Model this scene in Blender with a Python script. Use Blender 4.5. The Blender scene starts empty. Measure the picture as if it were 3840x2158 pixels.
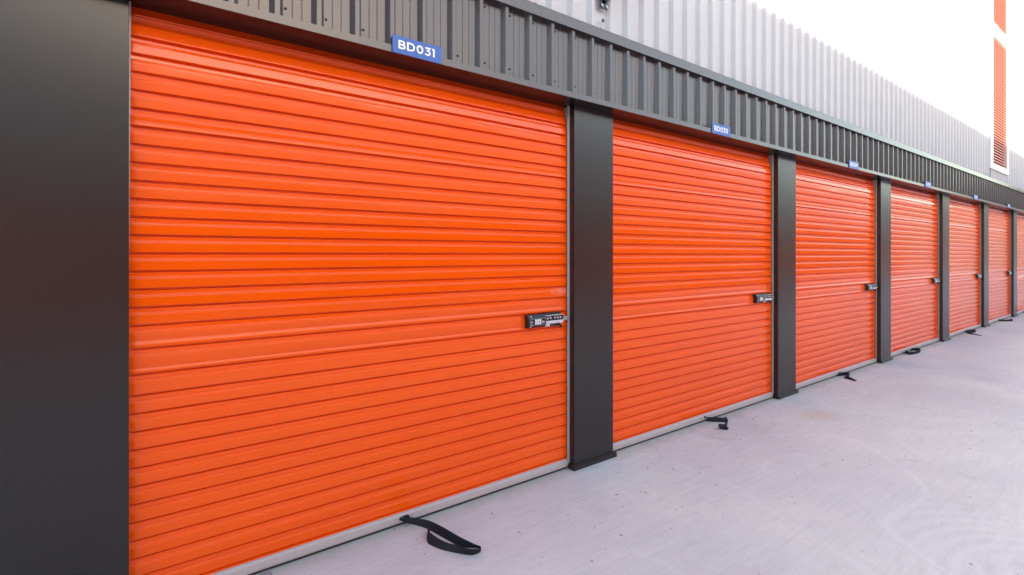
import bpy, bmesh, math, random
from mathutils import Vector, noise

R = math.radians
sc = bpy.context.scene
col = sc.collection

# ------------------------------------------------------------------ camera
cam_d = bpy.data.cameras.new("camera")
cam = bpy.data.objects.new("camera", cam_d)
col.objects.link(cam)
cam.location = (0.0, -2.563, 1.489)
cam.rotation_euler = (R(90), 0, R(53.1876 - 90))
cam_d.sensor_width = 36.0
cam_d.lens = 17.906
cam_d.shift_y = -123.0 / 3840.0
cam_d.clip_start = 0.05
cam_d.clip_end = 2000
sc.camera = cam

# ------------------------------------------------------------------ sky and sun
SUN_EL, SUN_VX, SUN_VY = 12.0, 0.13, -1.0          # direction towards the sun: left of and behind the camera
w = bpy.data.worlds.new("World")
sc.world = w
w.use_nodes = True
nt = w.node_tree
sky = nt.nodes.new("ShaderNodeTexSky")
sky.sky_type = 'NISHITA'
sky.sun_disc = False
sky.sun_elevation = R(SUN_EL)
sky.sun_rotation = math.atan2(SUN_VX, SUN_VY)
sky.air_density = 1.0
sky.dust_density = 0.8
sky.ozone_density = 1.0
bg = nt.nodes["Background"]
bg.inputs[1].default_value = 0.15
tint = nt.nodes.new("ShaderNodeMix")
tint.data_type = 'RGBA'
tint.blend_type = 'MULTIPLY'
tint.inputs[0].default_value = 1.0
tint.inputs[7].default_value = (1.0, 0.89, 0.785, 1)      # the camera's warm white balance for the shaded yard
nt.links.new(sky.outputs[0], tint.inputs[6])
nt.links.new(tint.outputs[2], bg.inputs[0])
sun_d = bpy.data.lights.new("sun", 'SUN')
sun_d.energy = 3.0
sun_d.angle = R(0.53)
sun_d.color = (1.0, 0.93, 0.82)
sun = bpy.data.objects.new("sun", sun_d)
col.objects.link(sun)
to_sun = Vector((SUN_VX, SUN_VY, 0)).normalized() * math.cos(R(SUN_EL)) + Vector((0, 0, math.sin(R(SUN_EL))))
sun.rotation_euler = to_sun.to_track_quat('Z', 'Y').to_euler()

vs = sc.view_settings
vs.view_transform = 'Standard'
vs.look = 'None'
vs.gamma = 1.0
vs.use_curve_mapping = False
vs.exposure = 2.72


# ------------------------------------------------------------------ materials
class N:
    def __init__(self, name):
        self.m = bpy.data.materials.new(name)
        self.m.use_nodes = True
        self.t = self.m.node_tree
        self.b = self.t.nodes["Principled BSDF"]
        self.tc = None

    def n(self, kind, **kw):
        nd = self.t.nodes.new(kind)
        for k, v in kw.items():
            setattr(nd, k, v)
        return nd

    def l(self, a, b):
        self.t.links.new(a, b)

    def coord(self):
        if not self.tc:
            self.tc = self.n("ShaderNodeNewGeometry")
        return self.tc.outputs["Position"]

    def mapped(self, scale=(1, 1, 1), loc=(0, 0, 0), rot=(0, 0, 0)):
        mp = self.n("ShaderNodeMapping")
        self.l(self.coord(), mp.inputs[0])
        mp.inputs["Scale"].default_value = scale
        mp.inputs["Location"].default_value = loc
        mp.inputs["Rotation"].default_value = rot
        return mp.outputs[0]

    def noise(self, scale, detail=3, rough=0.5, vec=None, dist=0.0):
        nd = self.n("ShaderNodeTexNoise")
        nd.inputs["Scale"].default_value = scale
        nd.inputs["Detail"].default_value = detail
        nd.inputs["Roughness"].default_value = rough
        nd.inputs["Distortion"].default_value = dist
        self.l(vec or self.coord(), nd.inputs["Vector"])
        return nd.outputs[0]

    def ramp(self, src, stops):
        r = self.n("ShaderNodeValToRGB")
        el = r.color_ramp.elements
        while len(el) < len(stops):
            el.new(0.5)
        for e, (p, c) in zip(el, stops):
            e.position = p
            e.color = (c, c, c, 1) if isinstance(c, (int, float)) else (*c, 1)
        self.l(src, r.inputs[0])
        return r.outputs[0]

    def mix(self, fac, a, b, mode='MIX'):
        mx = self.n("ShaderNodeMix", data_type='RGBA', blend_type=mode)
        for sock, v in ((mx.inputs[0], fac), (mx.inputs[6], a), (mx.inputs[7], b)):
            if isinstance(v, (int, float)):
                sock.default_value = v
            elif isinstance(v, tuple):
                sock.default_value = (*v, 1)
            else:
                self.l(v, sock)
        return mx.outputs[2]

    def math(self, op, a, b=0.0, clamp=False):
        mt = self.n("ShaderNodeMath", operation=op, use_clamp=clamp)
        for sock, v in zip(mt.inputs, (a, b)):
            if isinstance(v, (int, float)):
                sock.default_value = v
            else:
                self.l(v, sock)
        return mt.outputs[0]

    def bump(self, h, strength, dist):
        bp = self.n("ShaderNodeBump")
        bp.inputs["Strength"].default_value = strength
        bp.inputs["Distance"].default_value = dist
        self.l(h, bp.inputs["Height"])
        self.l(bp.outputs[0], self.b.inputs["Normal"])

    def set(self, color=None, rough=None, metal=None, spec=None, coat=None):
        if color is not None:
            if isinstance(color, tuple):
                self.b.inputs["Base Color"].default_value = (*color, 1)
            else:
                self.l(color, self.b.inputs["Base Color"])
        if rough is not None:
            if isinstance(rough, (int, float)):
                self.b.inputs["Roughness"].default_value = rough
            else:
                self.l(rough, self.b.inputs["Roughness"])
        if metal is not None:
            self.b.inputs["Metallic"].default_value = metal
        if spec is not None:
            self.b.inputs["Specular IOR Level"].default_value = spec
        return self


def painted(name, color, rough, var=0.06, bump=0.0, spec=0.5, bscale=3.0):
    m = N(name)
    f = m.noise(1.7, 4, 0.6)
    dk = tuple(c * (1 - var) for c in color)
    lt = tuple(min(1, c * (1 + var)) for c in color)
    m.set(m.ramp(f, [(0.3, dk), (0.7, lt)]))
    m.set(rough=rough, spec=spec)
    if bump:
        m.bump(m.noise(bscale, 2, 0.5), 1.0, bump)
    return m.m


def orange_paint():
    m = N("orange_paint")
    f = m.noise(1.2, 4, 0.6, m.mapped((0.6, 1, 2.5)))
    base = m.ramp(f, [(0.3, (0.86, 0.088, 0.001)), (0.7, (0.91, 0.102, 0.002))])
    # faint rubbed, dusty patch where the first shutter is pulled past its track, as in the photo
    pos = m.n("ShaderNodeSeparateXYZ")
    m.l(m.coord(), pos.inputs[0])
    dx = m.math('DIVIDE', m.math('SUBTRACT', pos.outputs[0], 2.40), 0.13)
    dz = m.math('DIVIDE', m.math('SUBTRACT', pos.outputs[2], 1.235), 0.035)
    d2 = m.math('ADD', m.math('MULTIPLY', dx, dx), m.math('MULTIPLY', dz, dz))
    mask = m.math('SUBTRACT', 1.0, d2, clamp=True)
    rub = m.math('MULTIPLY', mask, m.ramp(m.noise(28, 4, 0.7, m.mapped((0.5, 1, 1))), [(0.35, 0.0), (0.65, 0.55)]), clamp=True)
    dust = m.ramp(m.noise(60, 5, 0.7), [(0.62, 0.0), (0.8, 0.10)])
    c = m.mix(m.math('ADD', rub, dust, clamp=True), base, (0.80, 0.42, 0.34))
    g = m.noise(9, 4, 0.65, m.mapped((0.4, 1, 1)))
    m.set(c, rough=m.ramp(g, [(0.3, 0.09), (0.7, 0.15)]), spec=0.38)
    h = m.noise(2.2, 2, 0.5, m.mapped((0.8, 1, 4.0)))
    m.bump(h, 1.0, 0.0022)
    return m.m


def concrete():
    m = N("concrete")
    pos = m.n("ShaderNodeSeparateXYZ")
    m.l(m.coord(), pos.inputs[0])
    X, Y = pos.outputs[0], pos.outputs[1]
    big = m.noise(0.55, 5, 0.6, dist=0.6)
    base = m.ramp(big, [(0.30, (0.50, 0.460, 0.475)), (0.50, (0.575, 0.548, 0.555)), (0.70, (0.655, 0.62, 0.595))])
    mid = m.noise(3.2, 6, 0.65, dist=0.8)
    base = m.mix(m.ramp(mid, [(0.35, 0.0), (0.75, 0.40)]), base, (0.62, 0.60, 0.59))
    fine = m.noise(140, 3, 0.7)
    base = m.mix(1.0, base, m.ramp(fine, [(0.25, 0.86), (0.75, 1.09)]), 'MULTIPLY')
    mot = m.noise(22, 4, 0.75)
    base = m.mix(1.0, base, m.ramp(mot, [(0.3, 0.955), (0.7, 1.03)]), 'MULTIPLY')
    blot = m.noise(1.9, 4, 0.7, m.mapped((1, 1, 1), loc=(7, 3, 0)), dist=1.2)
    base = m.mix(m.ramp(blot, [(0.60, 0.0), (0.72, 0.45)]), base, (0.45, 0.40, 0.385))
    # trowel streaks (stretched noise at two headings)
    st = m.noise(1.0, 5, 0.7, m.mapped((3, 42, 1), rot=(0, 0, R(24))))
    base = m.mix(1.0, base, m.ramp(st, [(0.3, 0.91), (0.5, 1.0), (0.72, 1.05)]), 'MULTIPLY')
    # large curved laitance fronts: pale thin contour lines of a slow noise
    cn = m.noise(0.42, 1, 0.3, m.mapped((1, 1, 1), loc=(3.1, 1.7, 0)), dist=0.4)
    for lv, amt in ((0.43, 0.12), (0.52, 0.20), (0.60, 0.12)):
        dline = m.math('ABSOLUTE', m.math('SUBTRACT', cn, lv))
        fac = m.math('MULTIPLY', m.math('SUBTRACT', 1.0, m.math('DIVIDE', dline, 0.006), clamp=True), amt)
        base = m.mix(fac, base, (0.76, 0.75, 0.75))
    # ripples left by the trowel close to the right hand lower corner
    wv = m.n("ShaderNodeTexWave", wave_type='RINGS', rings_direction='Z')
    m.l(m.mapped((1, 1, 1), loc=(-3.25, 2.35, 0)), wv.inputs[0])
    wv.inputs["Scale"].default_value = 3.6
    wv.inputs["Distortion"].default_value = 1.5
    rx = m.math('DIVIDE', m.math('SUBTRACT', X, 3.45), 0.75)
    ry = m.math('DIVIDE', m.math('ADD', Y, 1.85), 0.35)
    rm = m.math('SUBTRACT', 1.0, m.math('ADD', m.math('MULTIPLY', rx, rx), m.math('MULTIPLY', ry, ry)), clamp=True)
    base = m.mix(m.math('MULTIPLY', m.math('MULTIPLY', rm, wv.outputs[1]), 0.22), base, (0.72, 0.71, 0.71))
    # rust-yellow stain beside the second pillar
    sx = m.math('DIVIDE', m.math('SUBTRACT', X, 5.12), 0.26)
    sy = m.math('DIVIDE', m.math('ADD', Y, 0.50), 0.20)
    sm = m.math('SUBTRACT', 1.0, m.math('ADD', m.math('MULTIPLY', sx, sx), m.math('MULTIPLY', sy, sy)), clamp=True)
    sm = m.math('MULTIPLY', sm, m.ramp(m.noise(14, 4, 0.7), [(0.25, 0.3), (0.7, 1.0)]))
    base = m.mix(m.math('MULTIPLY', sm, 0.5), base, (0.47, 0.34, 0.20))
    # grime strip along the foot of the doors
    gr = m.math('ADD', Y, m.math('MULTIPLY', m.math('SUBTRACT', m.noise(7, 4, 0.6), 0.5), 0.16))
    gm = m.math('DIVIDE', m.math('ADD', gr, 0.09), 0.13, clamp=True)
    base = m.mix(m.math('MULTIPLY', gm, 0.6), base, (0.30, 0.26, 0.20))
    # scattered dark specks
    vo = m.n("ShaderNodeTexVoronoi", feature='F1')
    m.l(m.mapped((1, 1, 0.01)), vo.inputs["Vector"])
    vo.inputs["Scale"].default_value = 9.0
    sp = m.n("ShaderNodeSeparateColor")
    m.l(vo.outputs["Color"], sp.inputs[0])
    keep = m.math('GREATER_THAN', sp.outputs[0], 0.62)
    rad = m.math('MULTIPLY', sp.outputs[1], 0.045)
    dot = m.math('LESS_THAN', vo.outputs["Distance"], rad)
    base = m.mix(m.math('MULTIPLY', m.math('MULTIPLY', keep, dot), 0.7), base, (0.10, 0.08, 0.09))
    m.set(base, rough=m.ramp(mid, [(0.3, 0.62), (0.7, 0.8)]), spec=0.35)
    hh = m.math('ADD', m.math('MULTIPLY', fine, 0.25), m.math('MULTIPLY', st, 0.9))
    m.bump(hh, 0.5, 0.0015)
    return m.m


def simple(name, color, rough=0.5, metal=0.0, spec=0.5):
    return N(name).set(color, rough, metal, spec).m


def brushed(name, color, rough, metal):
    m = N(name)
    f = m.noise(1.0, 4, 0.7, m.mapped((4, 4, 260)))
    m.set(m.ramp(f, [(0.3, tuple(c * 0.88 for c in color)), (0.7, color)]), rough=rough, metal=metal)
    return m.m


def webbing():
    m = N("black_webbing")
    f = m.noise(1.0, 2, 0.5, m.mapped((260, 260, 900)))
    m.set(m.ramp(f, [(0.3, (0.006, 0.006, 0.010)), (0.7, (0.016, 0.017, 0.026))]), rough=0.72, spec=0.35)
    m.bump(f, 0.5, 0.0008)
    return m.m


M_OR = orange_paint()
M_CHAR = painted("charcoal_paint", (0.017, 0.014, 0.0135), 0.27, 0.0, 0.0, 0.52)
M_FASC = painted("charcoal_cladding_paint", (0.072, 0.060, 0.062), 0.24, 0.02, 0.0, 0.55)
M_SCREW = simple("screw_head_paint", (0.015, 0.013, 0.013), 0.4)
M_WHITE = painted("white_cladding_paint", (0.450, 0.455, 0.478), 0.40, 0.02, 0.0, 0.4)
M_WTRIM = painted("white_trim_paint", (0.70, 0.70, 0.72), 0.35, 0.02)
M_CONC = concrete()
M_ALU = brushed("mill_aluminium", (0.57, 0.525, 0.51), 0.45, 0.35)
M_GALV = painted("galvanised_steel", (0.42, 0.39, 0.39), 0.45, 0.15)
M_RUB = simple("rubber", (0.028, 0.025, 0.024), 0.7)
M_DARK = simple("dark_void_board", (0.02, 0.02, 0.02), 0.9)
M_WEB = webbing()
M_BLACK = simple("black_plastic", (0.012, 0.012, 0.015), 0.35)
M_BLACK2 = simple("black_label_film", (0.018, 0.017, 0.016), 0.25)
M_KEY = simple("white_key", (0.75, 0.74, 0.76), 0.4)
M_PRINT = simple("pale_print", (0.55, 0.55, 0.62), 0.4)
M_STICK = simple("silver_label", (0.60, 0.59, 0.66), 0.35)
M_YEL = simple("yellow_print", (0.45, 0.36, 0.08), 0.4)
M_GRN = simple("green_print", (0.08, 0.40, 0.14), 0.4)
M_RED = simple("red_print", (0.6, 0.10, 0.06), 0.4)
M_STEEL = simple("bolt_steel", (0.35, 0.34, 0.36), 0.4, 0.6)
M_CHROME = simple("bright_screw", (0.75, 0.73, 0.72), 0.22, 1.0)
M_BRASS = simple("brass", (0.75, 0.48, 0.18), 0.25, 1.0)
M_BLUE = painted("sign_blue", (0.045, 0.125, 0.40), 0.38, 0.02, 0.0, 0.3)
M_SWH = simple("sign_white", (0.85, 0.85, 0.87), 0.4)
M_SEDGE = simple("sign_core", (0.03, 0.05, 0.13), 0.5)
M_LOUV = painted("orange_louvre_paint", (0.66, 0.085, 0.025), 0.35, 0.04)
M_CRUMB = simple("grey_crumb", (0.08, 0.06, 0.06), 0.8)


# ------------------------------------------------------------------ mesh helpers
class MB:
    """collects verts, faces and per-face material slots of one object"""

    def __init__(self):
        self.v, self.f, self.mi, self.mats, self.sm = [], [], [], [], []

    def slot(self, m):
        if m not in self.mats:
            self.mats.append(m)
        return self.mats.index(m)

    def add(self, vs_, fs_, m, smooth=False):
        o = len(self.v)
        self.v += [tuple(p) for p in vs_]
        s = self.slot(m)
        for f in fs_:
            self.f.append(tuple(i + o for i in f))
            self.mi.append(s)
            self.sm.append(smooth)

    def box(self, a, b, m, bev=0.0):
        (x0, y0, z0), (x1, y1, z1) = a, b
        if bev <= 0:
            p = [(x, y, z) for z in (z0, z1) for y in (y0, y1) for x in (x0, x1)]
            self.add(p, [(0, 2, 3, 1), (4, 5, 7, 6), (0, 1, 5, 4), (2, 6, 7, 3), (0, 4, 6, 2), (1, 3, 7, 5)], m)
            return
        bm = bmesh.new()
        bmesh.ops.create_cube(bm, size=1.0)
        for v in bm.verts:
            v.co = Vector(((x0 + x1) / 2 + v.co.x * (x1 - x0), (y0 + y1) / 2 + v.co.y * (y1 - y0),
                           (z0 + z1) / 2 + v.co.z * (z1 - z0)))
        bmesh.ops.bevel(bm, geom=bm.edges[:], offset=bev, segments=2, affect='EDGES', profile=0.5)
        self.take(bm, m)

    def take(self, bm, m, smooth=False):
        bm.verts.index_update()
        self.add([v.co[:] for v in bm.verts], [[v.index for v in f.verts] for f in bm.faces], m, smooth)
        bm.free()

    def cyl(self, p, q, r, m, seg=14, r2=None, smooth=True):
        p, q = Vector(p), Vector(q)
        d = (q - p)
        u = d.orthogonal().normalized()
        v = d.normalized().cross(u)
        r2 = r if r2 is None else r2
        pts = []
        for c, rr in ((p, r), (q, r2)):
            for i in range(seg):
                a = 2 * math.pi * i / seg
                pts.append(c + u * (math.cos(a) * rr) + v * (math.sin(a) * rr))
        self.add(pts, [(i, (i + 1) % seg, seg + (i + 1) % seg, seg + i) for i in range(seg)], m, smooth)
        self.add(pts[:seg], [tuple(range(seg))[::-1]], m)
        self.add(pts[seg:], [tuple(range(seg))], m)

    def dome(self, c, r, h, m, axis='Y', seg=8):
        """small screw head bulging towards -Y (or +Z)"""
        pts, fs = [], []
        for k, (rr, hh) in enumerate(((1.0, 0), (0.9, 0.45), (0.55, 0.85))):
            for i in range(seg):
                a = 2 * math.pi * i / seg
                if axis == 'Y':
                    pts.append((c[0] + math.cos(a) * r * rr, c[1] - h * hh, c[2] + math.sin(a) * r * rr))
                else:
                    pts.append((c[0] + math.cos(a) * r * rr, c[1] + math.sin(a) * r * rr, c[2] + h * hh))
        for k in range(2):
            for i in range(seg):
                j = (i + 1) % seg
                fs.append((k * seg + i, k * seg + j, (k + 1) * seg + j, (k + 1) * seg + i))
        fs.append(tuple(2 * seg + i for i in range(seg)))
        self.add(pts, fs, m, True)

    def build(self, name, parent=None):
        me = bpy.data.meshes.new(name)
        me.from_pydata(self.v, [], self.f)
        for m in self.mats:
            me.materials.append(m)
        me.polygons.foreach_set("material_index", self.mi)
        me.polygons.foreach_set("use_smooth", self.sm)
        me.update()
        bm = bmesh.new()
        bm.from_mesh(me)
        bmesh.ops.recalc_face_normals(bm, faces=bm.faces)
        bm.to_mesh(me)
        bm.free()
        o = bpy.data.objects.new(name, me)
        col.objects.link(o)
        if parent is not None:
            o.parent = parent
        return o


def tag(o, label=None, cat=None, group=None, kind=None):
    for k, v in (("label", label), ("category", cat), ("group", group), ("kind", kind)):
        if v:
            o[k] = v
    return o


def empty(name, loc=(0, 0, 0)):
    o = bpy.data.objects.new(name, None)
    o.empty_display_size = 0.1
    o.location = loc
    col.objects.link(o)
    return o


# ------------------------------------------------------------------ dimensions
BAY = 2.892
def xr(n): return -0.042 + BAY * n if n else -0.006        # right edge of pillar n
PW = 0.393
HEAD = 2.529                                               # underside of the header
TOPC = 3.059                                               # top of the capping
Y_SHEET = -0.060                                           # pan of the cladding
RIB_P, RIB_X0 = 0.1837, 0.542                              # rib pitch, right top edge of one rib
X_END = 20.9

# ------------------------------------------------------------------ ground
g = MB()
g.add([(-300, -300, 0), (300, -300, 0), (300, 300, 0), (-300, 300, 0)], [(0, 1, 2, 3)], M_CONC)
tag(g.build("ground"), kind="structure")


# ------------------------------------------------------------------ cladding sheet
def clad(mb, x0, x1, z0, z1, mat, grooves=True, screws=(), smat=None, yp=Y_SHEET, dep=0.029, sw=0.017):
    prof = [(x0, yp)]
    k = math.floor((x0 - RIB_X0) / RIB_P) - 1
    heads = []
    while True:
        e = RIB_X0 + k * RIB_P                              # right top edge of the rib
        k += 1
        if e - 0.045 > x1:
            break
        pts = [(e - 0.0245 - sw, yp), (e - 0.0245, yp - dep + 0.0015), (e - 0.0225, yp - dep), (e - 0.002, yp - dep),
               (e, yp - dep + 0.0015), (e + 0.0005 + sw, yp)]
        if grooves:
            for gx in (0.058, 0.100):
                pts += [(e + gx - 0.0025, yp), (e + gx, yp + 0.0020), (e + gx + 0.0015, yp + 0.0020), (e + gx + 0.003, yp)]
        pts = [p for p in pts if x0 < p[0] < x1]
        prof += pts
        hx = e + (0.028 if sw < 0.03 else 0.048)
        if x0 < hx < x1:
            heads.append(hx)
    prof.append((x1, yp))
    vs_ = [(x, y, z0) for x, y in prof] + [(x, y, z1) for x, y in prof]
    n = len(prof)
    mb.add(vs_, [(i, i + 1, n + i + 1, n + i) for i in range(n - 1)], mat)
    for z in screws:
        for h in heads:
            mb.dome((h, yp + 0.0004, z + random.uniform(-.002, .002)), 0.0065, 0.008, smat)


random.seed(4)
bld = empty("storage_building", (0, 0, 0))
tag(bld, "long storage building with tall white ribbed metal wall above a charcoal fascia and pillars", "building")

# white ribbed wall (three sheets round the louvre opening)
LX0, LX1 = 14.21, 15.50
wm = MB()
clad(wm, -1.5, LX0 - 0.1, TOPC - 0.02, 13.0, M_WHITE, False, (3.433, 5.2, 7.0), M_GALV, sw=0.024, dep=0.029)
clad(wm, LX1 + 0.1, X_END, TOPC - 0.02, 13.0, M_WHITE, False, (3.433, 5.2), M_GALV, sw=0.024, dep=0.029)
clad(wm, LX0 - 0.1, LX1 + 0.1, TOPC - 0.02, 3.30, M_WHITE, False, sw=0.024, dep=0.029)
clad(wm, LX0 - 0.1, LX1 + 0.1, 9.05, 13.0, M_WHITE, False, sw=0.024, dep=0.029)
for xs in (8.07, 14.93):                                    # lapped joints between sheets
    if xs < 14:
        wm.box((xs, -0.0615, TOPC), (xs + 0.004, -0.0603, 12.9), M_GALV)
wm.build("wall_cladding", bld)
# side, back and roof of the block, so that it is a closed building
sh = MB()
sh.box((-1.6, 0.16, 0.0), (X_END, 0.20, 13.0), M_DARK)
sh.box((-1.6, 0.21, 0.0), (-1.5, 12.0, 13.0), M_WHITE)
sh.box((X_END - 0.1, 0.21, 0.0), (X_END, 12.0, 13.0), M_WHITE)
sh.box((-1.6, 12.0, 0.0), (X_END, 12.1, 13.0), M_WHITE)
sh.box((-1.6, -0.10, 13.0), (X_END, 12.1, 13.1), M_WTRIM)
sh.box((X_END - 0.012, -0.058, 0.0), (X_END, 0.158, 13.0), M_WHITE)
sh.build("building_shell", bld)
sd = MB()                                                   # plain charcoal sheet left of the first pillar
sd.box((-1.5, 0.03, 0.0), (xr(0) - PW - 0.003, 0.05, HEAD), M_CHAR)
sd.build("side_panel", bld)

# fascia
fa = MB()
clad(fa, -1.5, X_END, HEAD + 0.012, 3.02, M_FASC, True, (2.622, 2.952), M_SCREW)
fascia = fa.build("fascia_cladding", bld)
cp = MB()
XS = [-1.5, 4.62, 10.68, 16.75, X_END]
for i in range(4):
    a, b = XS[i], XS[i + 1] - 0.0015
    o = 0.0007 * (i % 2)
    cp.box((a, -0.1055 - o, TOPC - 0.070), (b, -0.1035 - o, TOPC + o), M_FASC)       # drip face
    cp.box((a, -0.1034 - o, TOPC - 0.003), (b, -0.092, TOPC - 0.0005 + o), M_FASC)   # top return to the ribs
    cp.box((a, -0.1034 - o, TOPC - 0.0695), (b, -0.0965, TOPC - 0.067), M_FASC)      # bottom return
k = 0
while True:                                                 # fixings along the capping
    x = 0.9 + 0.58 * k
    k += 1
    if x > X_END - 0.3:
        break
    cp.dome((x + random.uniform(-.1, .1), -0.098, TOPC + 0.0005), 0.008, 0.008, M_SCREW, 'Z')
cp.build("capping_trim", bld)
lp = MB()
for i in range(4):
    a, b = XS[i] - 1.1 * (i > 0), XS[i + 1] - 1.1 * (i < 3) - 0.0015
    o = 0.0007 * (i % 2)
    lp.box((a, -0.1045 - o, HEAD), (b, -0.1015 - o, HEAD + 0.037), M_FASC)
    lp.box((a, -0.1014 - o, HEAD + 0.0345), (b, -0.0905, HEAD + 0.0365), M_FASC)
    lp.box((a, -0.1014 - o, HEAD + 0.0002 + o), (b, 0.150, HEAD + 0.004), M_CHAR)
lp.build("header_trim", bld)

# pillars
def make_pillar(n):
    x1 = xr(n)
    x0 = x1 - PW
    mb = MB()
    mb.box((x0, 0.0, 0.002), (x1, 0.158, HEAD - 0.001), M_CHAR, 0.0016)
    p = mb.build("pillar", bld)
    q = MB()
    q.box((x0 - 0.020, -0.020, 0.0), (x1 + 0.020, 0.045, 0.030), M_CHAR, 0.002)
    q.box((x0 - 0.013, -0.013, 0.0295), (x1 + 0.013, 0.045, 0.038), M_CHAR, 0.0015)
    q.build("plinth", p)
for n in range(8):
    make_pillar(n)

# louvre window: white frame, two banks of orange blades
lw = MB()
Z0, Z1, Z2, Z3 = 3.370, 6.025, 6.295, 8.95
yb, yf = -0.045, -0.108
lw.box((LX0 - 0.215, yf, Z0 - 0.115), (LX0, yb, Z3 + 0.2), M_WTRIM, 0.002)
lw.box((LX1, yf, Z0 - 0.115), (LX1 + 0.205, yb, Z3 + 0.2), M_WTRIM, 0.002)
lw.box((LX0 + 0.0005, yf + 0.0006, Z0 - 0.1145), (LX1 - 0.0005, yb, Z0), M_WTRIM)
lw.box((LX0 + 0.0005, yf + 0.0006, Z1), (LX1 - 0.0005, yb, Z2), M_WTRIM)
lw.box((LX0 + 0.0005, yf + 0.0006, Z3), (LX1 - 0.0005, yb, Z3 + 0.199), M_WTRIM)
lw.box((LX0 - 0.03, 0.06, Z0 - 0.1), (LX1 + 0.03, 0.07, Z3 + 0.15), M_DARK)
frame = lw.build("louvre_window", bld)
sl = MB()
for za, zb in ((Z0, Z1), (Z2, Z3)):
    z = za + 0.012
    while z < zb - 0.03:
        # blade: nose, sloping face, turned up back
        pr = [(-0.092, z), (-0.0905, z + 0.020), (-0.086, z + 0.024), (-0.035, z + 0.050), (-0.033, z + 0.056),
              (-0.0305, z + 0.056), (-0.032, z + 0.0475), (-0.083, z + 0.0205), (-0.088, z)]
        vs_ = [(LX0 + 0.001, y, zz) for y, zz in pr] + [(LX1 - 0.001, y, zz) for y, zz in pr]
        m_ = len(pr)
        sl.add(vs_, [(i, (i + 1) % m_, m_ + (i + 1) % m_, m_ + i) for i in range(m_)], M_LOUV)
        z += 0.0575
sl.build("louvre_blades", frame)

# lamp bracket on the white wall above the first bay, with its cover plug below
br = MB()
bx, by = 2.651, -0.090
br.box((bx - 0.0375, by - 0.007, 3.208), (bx + 0.0375, by - 0.0005, 3.40), M_BLACK, 0.0015)
for sx in (-0.024, 0.024):
    for zz in (3.228, 3.38):
        br.cyl((bx + sx, by - 0.007, zz), (bx + sx, by - 0.013, zz), 0.0085, M_CHROME, 6)
        br.cyl((bx + sx, by - 0.013, zz), (bx + sx, by - 0.017, zz), 0.004, M_STEEL, 8)
br.cyl((bx - 0.002, by - 0.006, 3.262), (bx + 0.16, by - 0.16, 3.50), 0.021, M_BLACK, 16)
br.cyl((bx + 0.16, by - 0.16, 3.50), (bx + 0.20, by - 0.42, 3.66), 0.021, M_BLACK, 16)
br.box((bx + 0.06, by - 0.62, 3.63), (bx + 0.34, by - 0.36, 3.69), M_BLACK, 0.01)
br.build("lamp_bracket", bld)
pg = MB()
pg.cyl((2.647, -0.0885, 3.128), (2.647, -0.0925, 3.128), 0.0135, M_SCREW, 18)
pg.build("cover_plug", bld)


# ------------------------------------------------------------------ roller shutters
def row_lines():
    """heights of the dark lines (bottom edge of every broad band), from the bottom up"""
    z = [0.0785 + 0.0752 * i for i in range(12)]            # .. 0.906
    z += [0.992, 1.098, 1.195]
    base = z[-1]
    z += [base + 0.0752 * i for i in range(1, 17)]          # .. 2.398
    return z

ROWS = row_lines()
LAP = {12: 0.022, 13: 0.030, 25: 0.022}                     # lapped sheets show one extra thin line
DEP = 0.0125


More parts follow.
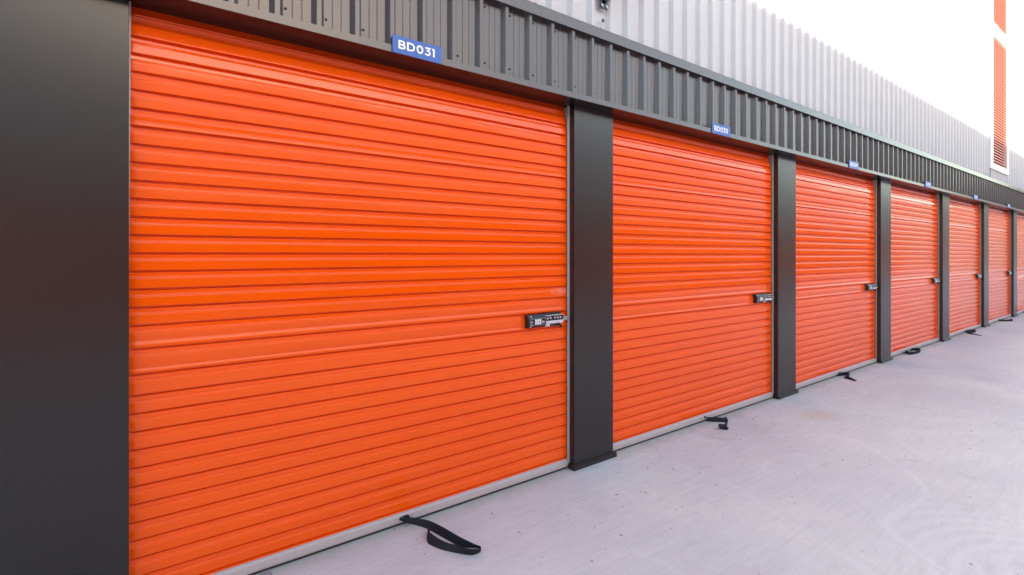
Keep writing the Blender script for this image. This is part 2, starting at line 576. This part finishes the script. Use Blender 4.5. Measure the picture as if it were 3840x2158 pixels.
def curtain_profile(rng):
    """(z, y offset, row id) from the bottom up; y offset grows inwards"""
    pts = []
    def arc(zc, oc, za, oa, zb, ob, rid):
        """three points rounding the corner (zc,oc) between directions to a and b"""
        c, a, b = Vector((zc, oc)), Vector((za, oa)), Vector((zb, ob))
        r = 0.0016
        pa, pb = c + (a - c).normalized() * r, c + (b - c).normalized() * r
        sa, sb = c + (a - c).normalized() * r * 2.0, c + (b - c).normalized() * r * 2.0
        q = (pa + pb) * 0.25 + c * 0.5
        for p in (sa, pa, q, pb, sb):
            pts.append((p.x, p.y, rid))
    pts.append((0.060, 0.001, -1))
    pts.append((0.0665, 0.001, -1))
    pts.append((0.068, DEP * 0.9, -1))
    corners = []
    for i, z in enumerate(ROWS):
        top = ROWS[i + 1] if i + 1 < len(ROWS) else z + 0.082
        t = rng.uniform(-0.00035, 0.00035)
        b1 = z + 0.0035
        e = top - 0.0330                                     # top end of the broad band
        corners.append((z - 0.0068, DEP, i))
        corners.append((z - 0.0060, DEP + 0.0090, i))       # deep slot added under the lip so each rib line shades darker
        corners.append((z + 0.0025, DEP + 0.0090, i))
        corners.append((b1, 0.0 + t, i))
        if i in LAP:
            s = z + LAP[i]
            corners.append((s, t, i))
            corners.append((s + 0.0010, t + 0.0022, i))
            corners.append((s + 0.0030, t + 0.0012, i))
        corners.append((e, 0.0 - t, i))
        corners.append((e + 0.0026, DEP * 0.48, i))
        corners.append((e + 0.0084, DEP * 0.54, i))
        corners.append((e + 0.0106, DEP, i))
    ztop = ROWS[-1] + 0.082
    full = [(0.0685, DEP, -1)] + corners + [(ztop, DEP, len(ROWS))]
    for j in range(1, len(full) - 1):
        (za, oa, _), (zc, oc, rid), (zb, ob, _) = full[j - 1], full[j], full[j + 1]
        da = math.hypot(za - zc, oa - oc)
        db = math.hypot(zb - zc, ob - oc)
        if min(da, db) < 0.0052:
            if min(da, db) < 0.0035:
                pts.append((zc, oc, rid))
            else:
                c, a, b = Vector((zc, oc)), Vector((za, oa)), Vector((zb, ob))
                pa, pb = c + (a - c).normalized() * 0.0014, c + (b - c).normalized() * 0.0014
                q = (pa + pb) * 0.25 + c * 0.5
                for p in (pa, q, pb):
                    pts.append((p.x, p.y, rid))
                if db > 0.01:
                    s = c + (b - c).normalized() * 0.004
                    pts.append((s.x, s.y, rid))
        else:
            arc(zc, oc, za, oa, zb, ob, rid)
    # flat leading sheet at the top with its double bead
    for zz, oo in ((ztop, DEP), (ztop + 0.003, 0.002), (ztop + 0.006, 0.002), (ztop + 0.008, 0.005), (ztop + 0.011, 0.005),
                   (ztop + 0.013, 0.0015), (ztop + 0.017, 0.0015), (ztop + 0.020, 0.006), (HEAD + 0.10, 0.006)):
        pts.append((zz, oo, len(ROWS)))
    out = [pts[0]]
    for p in pts[1:]:
        if p[0] > out[-1][0] + 1e-5 or abs(p[1] - out[-1][1]) > 1e-4:
            out.append(p)
    return out


def curtain(x0, x1, seed, step, dents):
    rng = random.Random(seed)
    prof = curtain_profile(rng)
    Lx = x1 - x0
    xs = [0, 0.006, 0.014, 0.024, 0.036, 0.05, 0.07]
    n = max(4, int((Lx - 0.14) / step))
    xs += [0.07 + (Lx - 0.14) * i / n for i in range(1, n + 1)]
    xs += [Lx - a for a in (0.05, 0.036, 0.024, 0.014, 0.006, 0)]
    rowp = {}
    for r in range(-1, len(ROWS) + 1):
        rowp[r] = [(rng.uniform(0.2, 1.0) * (1 if -1 < r < 30 else 0.15), rng.uniform(0.6, 3.2), rng.uniform(0, 6.28)) for _ in range(3)]
    vs_ = []
    for z, o, rid in prof:
        back = 0.0
        if z > 2.26:
            back = 0.50 * (z - 2.26) ** 2                    # leans back to the drum
        ps = rowp[rid]
        for x in xs:
            e = min(x, Lx - x)
            fl = 0.45 + 0.55 * min(1.0, e / 0.036) ** 1.5    # ribs flattened inside the guides
            amp = min(1.0, e / 0.25)
            wv = sum(a * math.sin(f * x * 2.0 + p) for a, f, p in ps) * 0.00032 * amp
            bow = 0.0035 * math.sin(math.pi * x / Lx) * math.sin(2.2 * z + seed)
            dn = 0.0
            if dents and z > 2.15 and x < 0.16 and o < DEP * 0.5:
                dn = 0.0035 * math.exp(-((x - 0.05) / 0.03) ** 2) * (1 if rid < 30 else 0)
            y = DEP - (DEP - o) * fl + wv + bow * 0.5 + back + dn
            vs_.append((x0 + x, 0.056 + y, z))
    nx = len(xs)
    fs_ = []
    for j in range(len(prof) - 1):
        for i in range(nx - 1):
            a = j * nx + i
            fs_.append((a, a + 1, a + nx + 1, a + nx))
    mb = MB()
    mb.add(vs_, fs_, M_OR, True)
    return mb


def lock_mesh(cx0):
    """electronic bolt lock; cx0 is its left edge"""
    mb = MB()
    x0, xm, x1 = cx0, cx0 + 0.150, cx0 + 0.309
    zb, zt = 1.008, 1.093
    # left housing: wedge, chamfered at top and bottom, standing off the door
    def hous(xa, xb, prof, m):
        vs_ = [(xa, y, z) for y, z in prof] + [(xb, y, z) for y, z in prof]
        k = len(prof)
        fs_ = [(i, (i + 1) % k, k + (i + 1) % k, k + i) for i in range(k)] + [tuple(range(k)), tuple(range(k, 2 * k))]
        mb.add(vs_, fs_, m)
    hous(x0, xm, [(0.060, zb), (0.034, zb), (0.016, zb + 0.016), (0.016, zt - 0.022), (0.032, zt), (0.060, zt)], M_BLACK)
    # keypad film with pale outline
    yk = 0.0150
    za, zc = zb + 0.019, zt - 0.024
    mb.box((x0 + 0.010, yk, za), (xm - 0.002, 0.0162, zc), M_BLACK2)
    t = 0.0012
    for b in (((x0 + 0.010, za), (xm - 0.002, za + t)), ((x0 + 0.010, zc - t), (xm - 0.002, zc)),
              ((x0 + 0.010, za + t), (x0 + 0.010 + t, zc - t)), ((xm - 0.002 - t, za + t), (xm - 0.002, zc - t))):
        mb.box((b[0][0], yk - 0.0006, b[0][1]), (b[1][0], yk, b[1][1]), M_PRINT)
    zm = (za + zc) / 2
    for i in range(3):
        for j in range(2):
            kx = x0 + 0.052 + i * 0.0185
            kz = zm - 0.0165 + j * 0.0175
            mb.box((kx, yk - 0.0022, kz), (kx + 0.0150, yk - 0.0001, kz + 0.0150), M_KEY, 0.0006)
            mb.box((kx + 0.005, yk - 0.0027, kz + 0.0065), (kx + 0.010, yk - 0.00225, kz + 0.0085), M_STICK)
    # round touch mark
    c = (x0 + 0.026, yk - 0.0001, zm)
    ring = []
    for rr in (0.0092, 0.0078):
        for i in range(20):
            a = i * math.pi / 10
            ring.append((c[0] + rr * math.cos(a), yk - 0.0008, c[2] + rr * math.sin(a)))
    mb.add(ring, [(i, (i + 1) % 20, 20 + (i + 1) % 20, 20 + i) for i in range(20)], M_PRINT)
    mb.box((c[0] - 0.002, yk - 0.0008, c[2] - 0.005), (c[0] + 0.001, yk - 0.0002, c[2] + 0.005), M_KEY)
    for i, wd in enumerate((0.018, 0.026, 0.022)):
        zz = zm + 0.003 - i * 0.0065
        mb.box((x0 + 0.1115, yk - 0.0006, zz), (x0 + 0.1115 + wd, yk - 0.0001, zz + (0.0032 if i else 0.0015)), M_PRINT)
    for i in range(2):
        zz = zm - 0.0165 - i * 0.003
        mb.box((x0 + 0.020, yk - 0.0006, zz), (x0 + 0.032, yk - 0.0001, zz + 0.0013), M_PRINT)
    mb.dome((x0 + 0.027, 0.0245, zt - 0.0105), 0.0055, 0.004, M_CHROME)
    mb.dome((x0 + 0.022, 0.0225, zb + 0.0085), 0.0048, 0.004, M_CHROME)
    # right module: back plate, raised box with instruction film, silver label, knob, bolt
    mb.box((xm + 0.0005, 0.036, zb - 0.002), (x1 - 0.012, 0.060, zt + 0.004), M_BLACK, 0.001)
    bz0, bz1 = zb + 0.018, zt - 0.010
    mb.box((xm + 0.0005, 0.022, bz0), (x1, 0.0358, bz1), M_STICK, 0.001)
    mb.box((xm + 0.002, 0.0208, bz0 + 0.020), (x1 - 0.002, 0.0219, bz1 - 0.003), M_BLACK2)
    for gx, n_ in ((0.008, 2), (0.072, 3)):
        mb.box((xm + gx + 0.010, 0.0203, bz1 - 0.0080), (xm + gx + 0.040, 0.02075, bz1 - 0.0062), M_YEL)
        for i in range(n_):
            ix = xm + gx + 0.004 + i * 0.0245
            mb.box((ix, 0.0203, bz1 - 0.0215), (ix + 0.0085, 0.02075, bz1 - 0.0145), M_KEY)
            mb.box((ix + 0.0095, 0.0203, bz1 - 0.0225), (ix + 0.0125, 0.02075, bz1 - 0.0175), M_PRINT)
            mb.box((ix, 0.0203, bz1 - 0.0270), (ix + 0.014, 0.02075, bz1 - 0.0260), M_PRINT)
    mb.box((xm + 0.034, 0.0200, bz1 - 0.0190), (xm + 0.037, 0.02028, bz1 - 0.0155), M_GRN)
    mb.box((xm + 0.120, 0.0200, bz1 - 0.0190), (xm + 0.123, 0.02028, bz1 - 0.0155), M_GRN)
    mb.box((xm + 0.006, 0.0213, bz0 + 0.009), (xm + 0.034, 0.0218, bz0 + 0.013), M_GALV)
    mb.box((xm + 0.092, 0.0213, bz0 + 0.009), (xm + 0.104, 0.0218, bz0 + 0.012), M_SCREW)
    mb.box((xm + 0.113, 0.0213, bz0 + 0.007), (xm + 0.1155, 0.0218, bz0 + 0.015), M_GRN)
    mb.box((xm + 0.124, 0.0213, bz0 + 0.007), (xm + 0.1265, 0.0218, bz0 + 0.015), M_RED)
    mb.box((xm + 0.002, 0.0350, zb + 0.0005), (xm + 0.047, 0.0357, zb + 0.0145), M_SWH)
    mb.box((xm + 0.006, 0.0345, zb + 0.006), (xm + 0.040, 0.0349, zb + 0.009), M_GALV)
    kx = xm + 0.138
    mb.cyl((kx, 0.029, bz0 + 0.002), (kx, 0.029, bz0 - 0.012), 0.0055, M_BRASS, 12)
    mb.cyl((kx, 0.029, bz0 - 0.010), (kx, 0.029, bz0 - 0.034), 0.0098, M_BLACK, 16, 0.0085)
    mb.box((x1 + 0.0002, 0.030, zb + 0.030), (x1 + 0.060, 0.040, zb + 0.056), M_STEEL, 0.001)
    return mb


NUM = ["BD031", "BD030", "BD029", "BD028", "BD027", "BD026", "BD025"]
ORD = ["first", "second", "third", "fourth", "fifth", "sixth"]
DOOR_L = [
    "widest orange ribbed roller shutter, under the blue BD031 sign",
    "orange ribbed roller shutter under the blue BD030 sign",
    "orange ribbed roller shutter under the small BD029 sign",
    "orange ribbed roller shutter under the tiny BD028 sign, pale with reflected sky",
    "narrow looking pale orange roller shutter, fifth in the row from the big one",
    "sixth roller shutter of the row, cream and orange with reflected light",
    "last sliver of orange roller shutter beyond the sixth one",
]


def make_shutter(n):
    x0, x1 = (xr(n) if n else -0.026), xr(n + 1) - PW
    xc = (x0 + x1) / 2
    step = 0.06 if n == 0 else (0.10 if n < 3 else 0.16)
    root = curtain(x0 + 0.006, x1 - 0.006, 11 + n, step, n == 0).build("roller_shutter")
    tag(root, DOOR_L[n], "roller door", "orange roller shutters in a row")
    # guides
    for s, xe in ((1, x0), (-1, x1)):
        t = MB()
        rng = random.Random(n * 7 + s)
        # thin channel: front lip slightly wavy, web against the pillar
        segs = 46
        pts = []
        for i in range(segs + 1):
            z = 0.004 + (HEAD - 0.006) * i / segs
            wob = 0.0016 * noise.noise(Vector((z * 3.1, n * 3.7 + s, 0)))
            xo = xe + s * (0.0195 + wob) + (0.006 * (z - 1.3) if n == 0 and s > 0 else 0)
            for (xx, yy) in ((xe + s * 0.0008, 0.0465), (xo, 0.0465 + wob * 0.5), (xo, 0.0485 + wob * 0.5), (xo, 0.0520)):
                pts.append((xx, yy, z))
        fs_ = []
        for i in range(segs):
            for k in range(3):
                a = i * 4 + k
                fs_.append((a, a + 1, a + 5, a + 4))
        t.add(pts, fs_, M_GALV, False)
        t.box((xe + s * 0.0008 if s > 0 else xe - 0.003, 0.0470, 0.004), (xe + 0.003 if s > 0 else xe - 0.0008, 0.12, HEAD - 0.004), M_GALV)
        for i in range(9):
            t.dome((xe + s * 0.013, 0.0463, 0.15 + i * 0.28 + rng.uniform(-.02, .02)), 0.0035, 0.0015, M_STEEL)
        t.build("guide_track", root)
    # bottom rail: aluminium extrusion with a lower step, black seal below
    r = MB()
    def ext(prof, m, xa=x0 + 0.026, xb=x1 - 0.026):
        vs_ = [(xa, y, z) for y, z in prof] + [(xb, y, z) for y, z in prof]
        k = len(prof)
        fs_ = [(i, (i + 1) % k, k + (i + 1) % k, k + i) for i in range(k)] + [tuple(range(k)), tuple(range(k, 2 * k))]
        r.add(vs_, fs_, m)
    ext([(0.075, 0.022), (0.041, 0.022), (0.0400, 0.0232), (0.0412, 0.0555), (0.0422, 0.0565), (0.0480, 0.0595), (0.0500, 0.0605), (0.0500, 0.0665), (0.075, 0.0665)], M_ALU)
    ext([(0.070, 0.0145), (0.0455, 0.0145), (0.0450, 0.0155), (0.0450, 0.0219), (0.070, 0.0219)], M_ALU)
    ext([(0.068, 0.0012), (0.0510, 0.0012), (0.0490, 0.006), (0.0490, 0.0144), (0.068, 0.0144)], M_RUB)
    r.build("bottom_rail", root)
    b = MB()
    b.box((xc - 0.060, 0.0365, 0.0245), (xc - 0.022, 0.0399, 0.0545), M_ALU, 0.0008)
    b.box((xc + 0.012, 0.0365, 0.0245), (xc + 0.044, 0.0399, 0.0545), M_ALU, 0.0008)
    b.box((xc - 0.0218, 0.0385, 0.0290), (xc + 0.0118, 0.0399, 0.0510), M_SCREW)
    b.dome((xc - 0.050, 0.0364, 0.040), 0.004, 0.003, M_CHROME)
    b.dome((xc + 0.035, 0.0364, 0.040), 0.004, 0.003, M_CHROME)
    b.build("strap_bracket", root)
    if n < 6:
        lock_mesh(x1 - 0.391).build("lock", root)
    return root

for n in range(7):
    make_shutter(n)


# ------------------------------------------------------------------ signs
def glyph(ch):
    """centre lines of one letter in a box one unit high: list of (points, closed), and its advance"""
    def arc(cx, cy, rx, ry, a0, a1, n=12):
        return [(cx + rx * math.cos(R(a0 + (a1 - a0) * i / n)), cy + ry * math.sin(R(a0 + (a1 - a0) * i / n))) for i in range(n + 1)]
    if ch == 'B':
        return [([(.09, 0), (.09, 1)], 0), ([(.10, .09)] + arc(.42, .29, .22, .20, -90, 90) + [(.10, .49)], 0),
                ([(.10, .51)] + arc(.39, .71, .19, .20, -90, 90) + [(.10, .91)], 0)], .80
    if ch == 'D':
        return [([(.09, 0), (.09, 1)], 0), ([(.10, .09)] + arc(.36, .5, .39, .41, -90, 90, 18) + [(.10, .91)], 0)], .93
    if ch == '0':
        return [(arc(.36, .5, .27, .41, 0, 345, 23), 1)], .80
    if ch == '1':
        return [([(.0, .91), (.20, .91), (.20, 0)], 0)], .42
    if ch == '2':
        return [(arc(.31, .66, .23, .25, 160, -20, 12) + [(.40, .42), (.08, .09), (.60, .09)], 0)], .72
    if ch == '3':
        return [([(.06, .91), (.54, .91), (.30, .57)] + arc(.30, .32, .25, .24, 80, -90, 12) + [(.04, .17)], 0)], .72
    if ch == '6':
        return [(arc(.34, .31, .24, .22, 0, 345, 20), 1), (arc(.50, .36, .40, .55, 180, 95, 10), 0)], .74
    if ch == '7':
        return [([(.02, .91), (.56, .91), (.20, 0)], 0)], .66
    if ch == '8':
        return [(arc(.33, .71, .21, .20, 0, 345, 20), 1), (arc(.33, .29, .25, .21, 0, 345, 20), 1)], .74
    if ch == '9':
        return [(arc(.31, .69, .24, .22, 0, 345, 20), 1), (arc(.15, .64, .40, .55, 0, -85, 10), 0)], .74
    return [], .5


def text_mesh(s, width, height, cx, y, zc, m):
    mb = MB()
    th = 0.18
    adv = [glyph(c)[1] + 0.075 for c in s]
    tot = sum(adv) - 0.15
    kx, kz = width / tot, height
    x = 0.0
    for c, a in zip(s, adv):
        for pi, (pts, closed) in enumerate(glyph(c)[0]):
            n = len(pts)
            L, Rr = [], []
            for i in range(n):
                p = Vector(pts[i])
                q0 = Vector(pts[(i - 1) % n]) if (closed or i > 0) else None
                q1 = Vector(pts[(i + 1) % n]) if (closed or i < n - 1) else None
                d0 = (p - q0).normalized() if q0 is not None else (q1 - p).normalized()
                d1 = (q1 - p).normalized() if q1 is not None else d0
                t = (d0 + d1).normalized()
                nn = Vector((-t.y, t.x))
                k = th / 2 / max(0.45, nn.dot(Vector((-d0.y, d0.x))))
                L.append(p + nn * k)
                Rr.append(p - nn * k)
            yy = y - 0.00008 * pi
            vs_ = []
            for l_, r_ in zip(L, Rr):
                for w_ in (l_, r_):
                    vs_.append((cx - width / 2 + (x + w_.x) * kx, yy, zc - kz / 2 + w_.y * kz))
            m_ = n if closed else n - 1
            mb.add(vs_, [(2 * i, 2 * i + 1, 2 * ((i + 1) % n) + 1, 2 * ((i + 1) % n)) for i in range(m_)], m)
        x += a
    return mb

SIGN_L = [
    "blue sign reading BD031 in white letters, on the charcoal fascia edge",
    "blue sign reading BD030 in white letters, above the second shutter",
    "small blue sign reading BD029 in white letters, above the third shutter",
    "tiny blue sign reading BD028, above the fourth shutter",
    "tiny pale sign reading BD027, above the fifth shutter",
    "tiniest pale sign reading BD026, above the sixth shutter",
]
for n in range(6):
    xc = (-0.042 + BAY * (2 * n + 1) - 0.042 - PW) / 2 + 0.006
    s = MB()
    za = HEAD - 0.002
    s.box((xc - 0.142, -0.1105, za), (xc + 0.142, -0.1062, za + 0.0905), M_SEDGE)
    s.box((xc - 0.142, -0.1125, za), (xc + 0.142, -0.11055, za + 0.0905), M_BLUE, 0.0004)
    s.box((xc - 0.12, -0.106, za + 0.045), (xc - 0.09, -0.0895, za + 0.080), M_SEDGE)
    s.box((xc + 0.09, -0.106, za + 0.045), (xc + 0.12, -0.0895, za + 0.080), M_SEDGE)
    so = s.build("unit_sign")
    tag(so, SIGN_L[n], "sign", "unit number signs along the fascia")
    text_mesh(NUM[n], 0.212, 0.0440, xc - 0.004, -0.1131, za + 0.0475, M_SWH).build("lettering", so)


# ------------------------------------------------------------------ pull straps
def ribbon(st, thick=0.0016, sub=7):
    """st: list of (edge a, edge b) 3-D points; Catmull-Rom through them, solid webbing"""
    def cr(p0, p1, p2, p3, t):
        return 0.5 * ((2 * p1) + (p2 - p0) * t + (2 * p0 - 5 * p1 + 4 * p2 - p3) * t * t + (3 * p1 - p0 - 3 * p2 + p3) * t ** 3)
    A = [Vector(a) for a, b in st]
    B = [Vector(b) for a, b in st]
    ra, rb = [], []
    n = len(st)
    for i in range(n - 1):
        for j in range(sub):
            t = j / sub
            for P, out in ((A, ra), (B, rb)):
                out.append(cr(P[max(i - 1, 0)], P[i], P[i + 1], P[min(i + 2, n - 1)], t))
    ra.append(A[-1])
    rb.append(B[-1])
    m = len(ra)
    C = 4
    top, bot = [], []
    for i in range(m):
        i0, i1 = max(i - 1, 0), min(i + 1, m - 1)
        tg = ((ra[i1] + rb[i1]) - (ra[i0] + rb[i0]))
        nr = tg.cross(rb[i] - ra[i]).normalized()
        for k in range(C + 1):
            p = ra[i].lerp(rb[i], k / C)
            p.z = max(p.z, 0.0014)
            top.append(p + nr * thick / 2)
            bot.append(p - nr * thick / 2)
    vs_ = top + bot
    N_ = len(top)
    fs_ = []
    for i in range(m - 1):
        for k in range(C):
            a = i * (C + 1) + k
            fs_.append((a, a + 1, a + C + 2, a + C + 1))
            fs_.append((N_ + a, N_ + a + C + 1, N_ + a + C + 2, N_ + a + 1))
        for k in (0, C):
            a = i * (C + 1) + k
            fs_.append((a, a + C + 1, N_ + a + C + 1, N_ + a))
    for i in (0, m - 1):
        for k in range(C):
            a = i * (C + 1) + k
            fs_.append((a, a + 1, N_ + a + 1, N_ + a))
    mb = MB()
    mb.add(vs_, fs_, M_WEB, False)
    return mb


def upright(path, h=0.042, lean=0.006, tail=None):
    st = []
    for i, p in enumerate(path):
        hh = h
        if tail and i >= len(path) - len(tail):
            hh = tail[i - (len(path) - len(tail))]
        q = path[min(i + 1, len(path) - 1)]
        o = path[max(i - 1, 0)]
        d = Vector((q[0] - o[0], q[1] - o[1], 0))
        nn = Vector((-d.y, d.x, 0)).normalized() * lean * (1 if i % 2 else -0.6)
        fl = math.sqrt(max(0.0, 0.044 ** 2 - hh ** 2)) if hh < 0.038 else 0
        side = Vector((-d.y, d.x, 0)).normalized() * fl
        st.append(((p[0], p[1], 0.0016), (p[0] + nn.x + side.x, p[1] + nn.y + side.y, hh)))
    return st


z = 0.0016
S1 = [((1.180, 0.0370, 0.034), (1.196, 0.0350, 0.054)), ((1.222, 0.024, 0.012), (1.232, 0.026, 0.040)),
      ((1.250, 0.005, z), (1.258, 0.012, 0.034)), ((1.285, -0.070, z), (1.302, -0.064, 0.038)),
      ((1.310, -0.180, z), (1.326, -0.174, 0.043)), ((1.335, -0.300, z), (1.346, -0.300, 0.044)),
      ((1.360, -0.352, z), (1.366, -0.374, 0.042)), ((1.388, -0.372, z), (1.382, -0.404, 0.036)),
      ((1.414, -0.405, z), (1.394, -0.438, 0.036)), ((1.396, -0.428, z), (1.376, -0.456, 0.037)),
      ((1.350, -0.422, z), (1.331, -0.420, 0.038)), ((1.302, -0.368, z), (1.311, -0.368, 0.037)),
      ((1.254, -0.292, z), (1.275, -0.300, 0.036)), ((1.230, -0.225, z), (1.259, -0.215, 0.034)),
      ((1.228, -0.195, z), (1.254, -0.155, 0.038)), ((1.246, -0.150, 0.003), (1.272, -0.120, 0.034)),
      ((1.275, -0.120, 0.006), (1.296, -0.110, 0.026))]
S2 = [((4.115, 0.055, z), (4.110, 0.045, 0.036)), ((4.143, -0.004, z), (4.152, 0.003, 0.041)),
      ((4.200, -0.060, z), (4.226, -0.062, 0.040)), ((4.210, -0.092, z), (4.284, -0.046, 0.034)),
      ((4.140, -0.142, z), (4.230, -0.098, 0.016)), ((4.105, -0.178, 0.002), (4.060, -0.128, 0.003)),
      ((4.060, -0.198, 0.006), (4.022, -0.150, 0.008)), ((4.040, -0.192, 0.026), (4.000, -0.146, 0.030)),
      ((4.060, -0.180, 0.042), (4.022, -0.136, 0.044)), ((4.085, -0.168, 0.030), (4.050, -0.124, 0.032))]
S3 = upright([(6.90, 0.050), (6.98, 0.022), (7.05, 0.002), (7.055, -0.040), (6.98, -0.058), (6.91, -0.035), (6.875, -0.055), (6.845, -0.110), (6.812, -0.178)],
             tail=[0.036, 0.030, 0.018, 0.004])
S4 = upright([(9.50, 0.045), (9.38, 0.030), (9.30, 0.000), (9.28, -0.040), (9.36, -0.068), (9.50, -0.080), (9.66, -0.070), (9.76, -0.030), (9.74, 0.025), (9.62, 0.040)])
S5 = upright([(12.74, 0.045), (12.88, 0.020), (13.02, 0.012), (13.07, -0.035), (12.95, -0.075), (12.80, -0.045), (12.68, 0.005), (12.62, -0.030), (12.55, -0.110), (12.49, -0.225)],
             tail=[0.036, 0.028, 0.016, 0.008])
S6 = upright([(15.56, 0.045), (15.58, -0.020), (15.62, -0.070), (15.70, -0.105), (15.80, -0.140), (15.90, -0.140), (15.88, -0.105), (15.74, -0.100)])
S7 = upright([(18.40, 0.045), (18.42, -0.030), (18.50, -0.090), (18.60, -0.110), (18.70, -0.080)])
STRAP_L = [
    "black webbing pull strap lying in a long loop under the BD031 shutter",
    "black webbing pull strap with curled end under the BD030 shutter",
    "black webbing pull strap with pointed tail under the BD029 shutter",
    "black webbing pull strap bent in an open ring under the BD028 shutter",
    "black webbing pull strap with thin straight tail under the fifth shutter",
    "black webbing pull strap lying flat with small end loop under the sixth shutter",
    "black webbing pull strap end under the last shutter of the row",
]
for i, st in enumerate((S1, S2, S3, S4, S5, S6, S7)):
    mb = ribbon(st)
    if i == 0:                                              # the knot where it is tied to the bracket
        for (a, b, r1) in (((1.178, 0.034, 0.046), (1.214, 0.027, 0.030), 0.0085), ((1.190, 0.032, 0.050), (1.232, 0.020, 0.020), 0.008),
                           ((1.222, 0.030, 0.048), (1.236, 0.018, 0.014), 0.009)):
            mb.cyl(a, b, r1, M_WEB, 8, r1 * 0.8)
    o = mb.build("pull_strap")
    tag(o, STRAP_L[i], "strap", "black pull straps at the foot of the shutters")


# ------------------------------------------------------------------ small things on the ground
def small_screw(x, y, ang, m, label):
    mb = MB()
    d = Vector((math.cos(ang), math.sin(ang), 0))
    p = Vector((x, y, 0.0035))
    mb.cyl(p - d * 0.002, p + d * 0.001, 0.0042, m, 10, 0.0030)
    mb.cyl(p + d * 0.001, p + d * 0.016, 0.0019, m, 8, 0.0006)
    o = mb.build("loose_screw")
    tag(o, label, "screw", "loose screws dropped by the bottom rail")

small_screw(1.140, 0.018, 0.9, M_BRASS, "brass coloured loose screw on the concrete beside the looped strap")
small_screw(1.205, 0.008, 2.2, M_CHROME, "silver loose screw on the concrete close to the strap knot")

random.seed(9)
db = MB()
for i in range(300):
    x = random.uniform(0.6, 9.0)
    y = -abs(random.gauss(0.0, 0.9)) - 0.03
    if y < -2.6:
        continue
    a = random.uniform(0, 6.28)
    l = random.uniform(0.003, 0.009) if random.random() < 0.75 else random.uniform(0.01, 0.022)
    wd = random.uniform(0.0014, 0.003)
    ux, uy = math.cos(a), math.sin(a)
    p = Vector((x, y, 0.0012))
    h = random.uniform(0.001, 0.002)
    bend = random.uniform(-0.5, 0.5) * l
    mid = p + Vector((ux * l / 2 - uy * bend * 0.4, uy * l / 2 + ux * bend * 0.4, h))
    q = p + Vector((ux * l, uy * l, 0))
    for s_, e_ in ((p, mid), (mid, q)):
        db.cyl(s_, e_, wd * 0.6, M_CRUMB, 5, wd * 0.4)
tag(db.build("debris"), "tiny dark twigs and crumbs scattered over the pale concrete", "debris", kind="stuff")

# control joints sawn across the slab: a thin dark groove filled with sealant, laid as a sheet
jt = MB()
M_JOINT = simple("joint_sealant", (0.24, 0.21, 0.22), 0.8)
for xj in (6.18, 12.0, 18.0):
    n_ = 60
    pts = []
    for i in range(n_ + 1):
        y = 0.04 - 12.0 * i / n_
        xo = xj + (y + 0.24) * 0.087 * (1 if xj < 7 else 0) + 0.002 * noise.noise(Vector((y * 4, xj, 0)))
        pts += [(xo - 0.0016, y, 0.004), (xo + 0.0016, y, 0.004)]
    jt.add(pts, [(2 * i, 2 * i + 1, 2 * i + 3, 2 * i + 2) for i in range(n_)], M_JOINT)
tag(jt.build("ground_joint_lines"), kind="structure")

# mortar patch at the foot of the first shutter
pt = MB()
M_PATCH = painted("mortar_patch", (0.26, 0.23, 0.25), 0.85, 0.2, 0.001, 0.3, 60)
random.seed(3)
ed = []
for i in range(9):
    y = 0.11 - 0.10 * i / 8 * 1.6
    ed.append((0.490 + random.uniform(-.003, .003), 0.532 + random.uniform(-.004, .004) - 0.001 * i, y))
vs_ = []
for a, b, y in ed:
    vs_ += [(a, y, 0.004), (b, y, 0.004)]
pt.add(vs_, [(2 * i, 2 * i + 1, 2 * i + 3, 2 * i + 2) for i in range(8)], M_PATCH)
tag(pt.build("ground_patch"), kind="structure")

# ------------------------------------------------------------------ what stands across the yard (seen in the glossy paint, throws the shade)
OH, OD = 6.258, -11.0
op = empty("opposite_building", (15, OD, 0))
tag(op, "long low storage building across the yard, mirrored in the shutters", "building")
def obox(name, a, b, m):
    mb = MB()
    mb.box((a[0] - 15, a[1] - OD, a[2]), (b[0] - 15, b[1] - OD, b[2]), m)
    return mb.build(name, op)
obox("wall", (-30, OD - 8, 3.05), (48, OD, OH), M_WHITE)
obox("fascia", (-30, OD - 7.9, 2.55), (48, OD + 0.08, 3.049), M_FASC)
obox("base_wall", (-30, OD - 7.9, 0), (48, OD - 0.15, 2.549), M_CHAR)
for i in range(27):
    x = -29.5 + i * BAY
    mb = MB()
    mb.box((x - 15, -0.149, 0.03), (x + 2.45 - 15, -0.10, 2.54), M_OR)
    mb.build("garage_door", op)

# unseen cream block, added past the yard to tint the last shutters' reflections
fb = empty("far_cream_reflector", (64, -16, 0))
tag(fb, "unseen cream block added at the far end of the yard, mirrored in the last shutters", "building")
M_CREAM = painted("cream_reflector_finish", (0.40, 0.355, 0.30), 0.8, 0.06)
mb = MB()
mb.box((0, -22, 0), (12, 22, 7.5), M_CREAM)
mb.build("wall", fb)
mb = MB()
mb.box((-0.3, -22.3, 7.5), (12.3, 22.3, 7.9), M_CHAR)
mb.build("roof", fb)
for i in range(9):
    yy = -20 + i * 4.7
    mb = MB()
    mb.box((-0.03, yy, 0.05), (0.02, yy + 2.6, 2.6), M_GALV)
    mb.build("garage_door", fb)
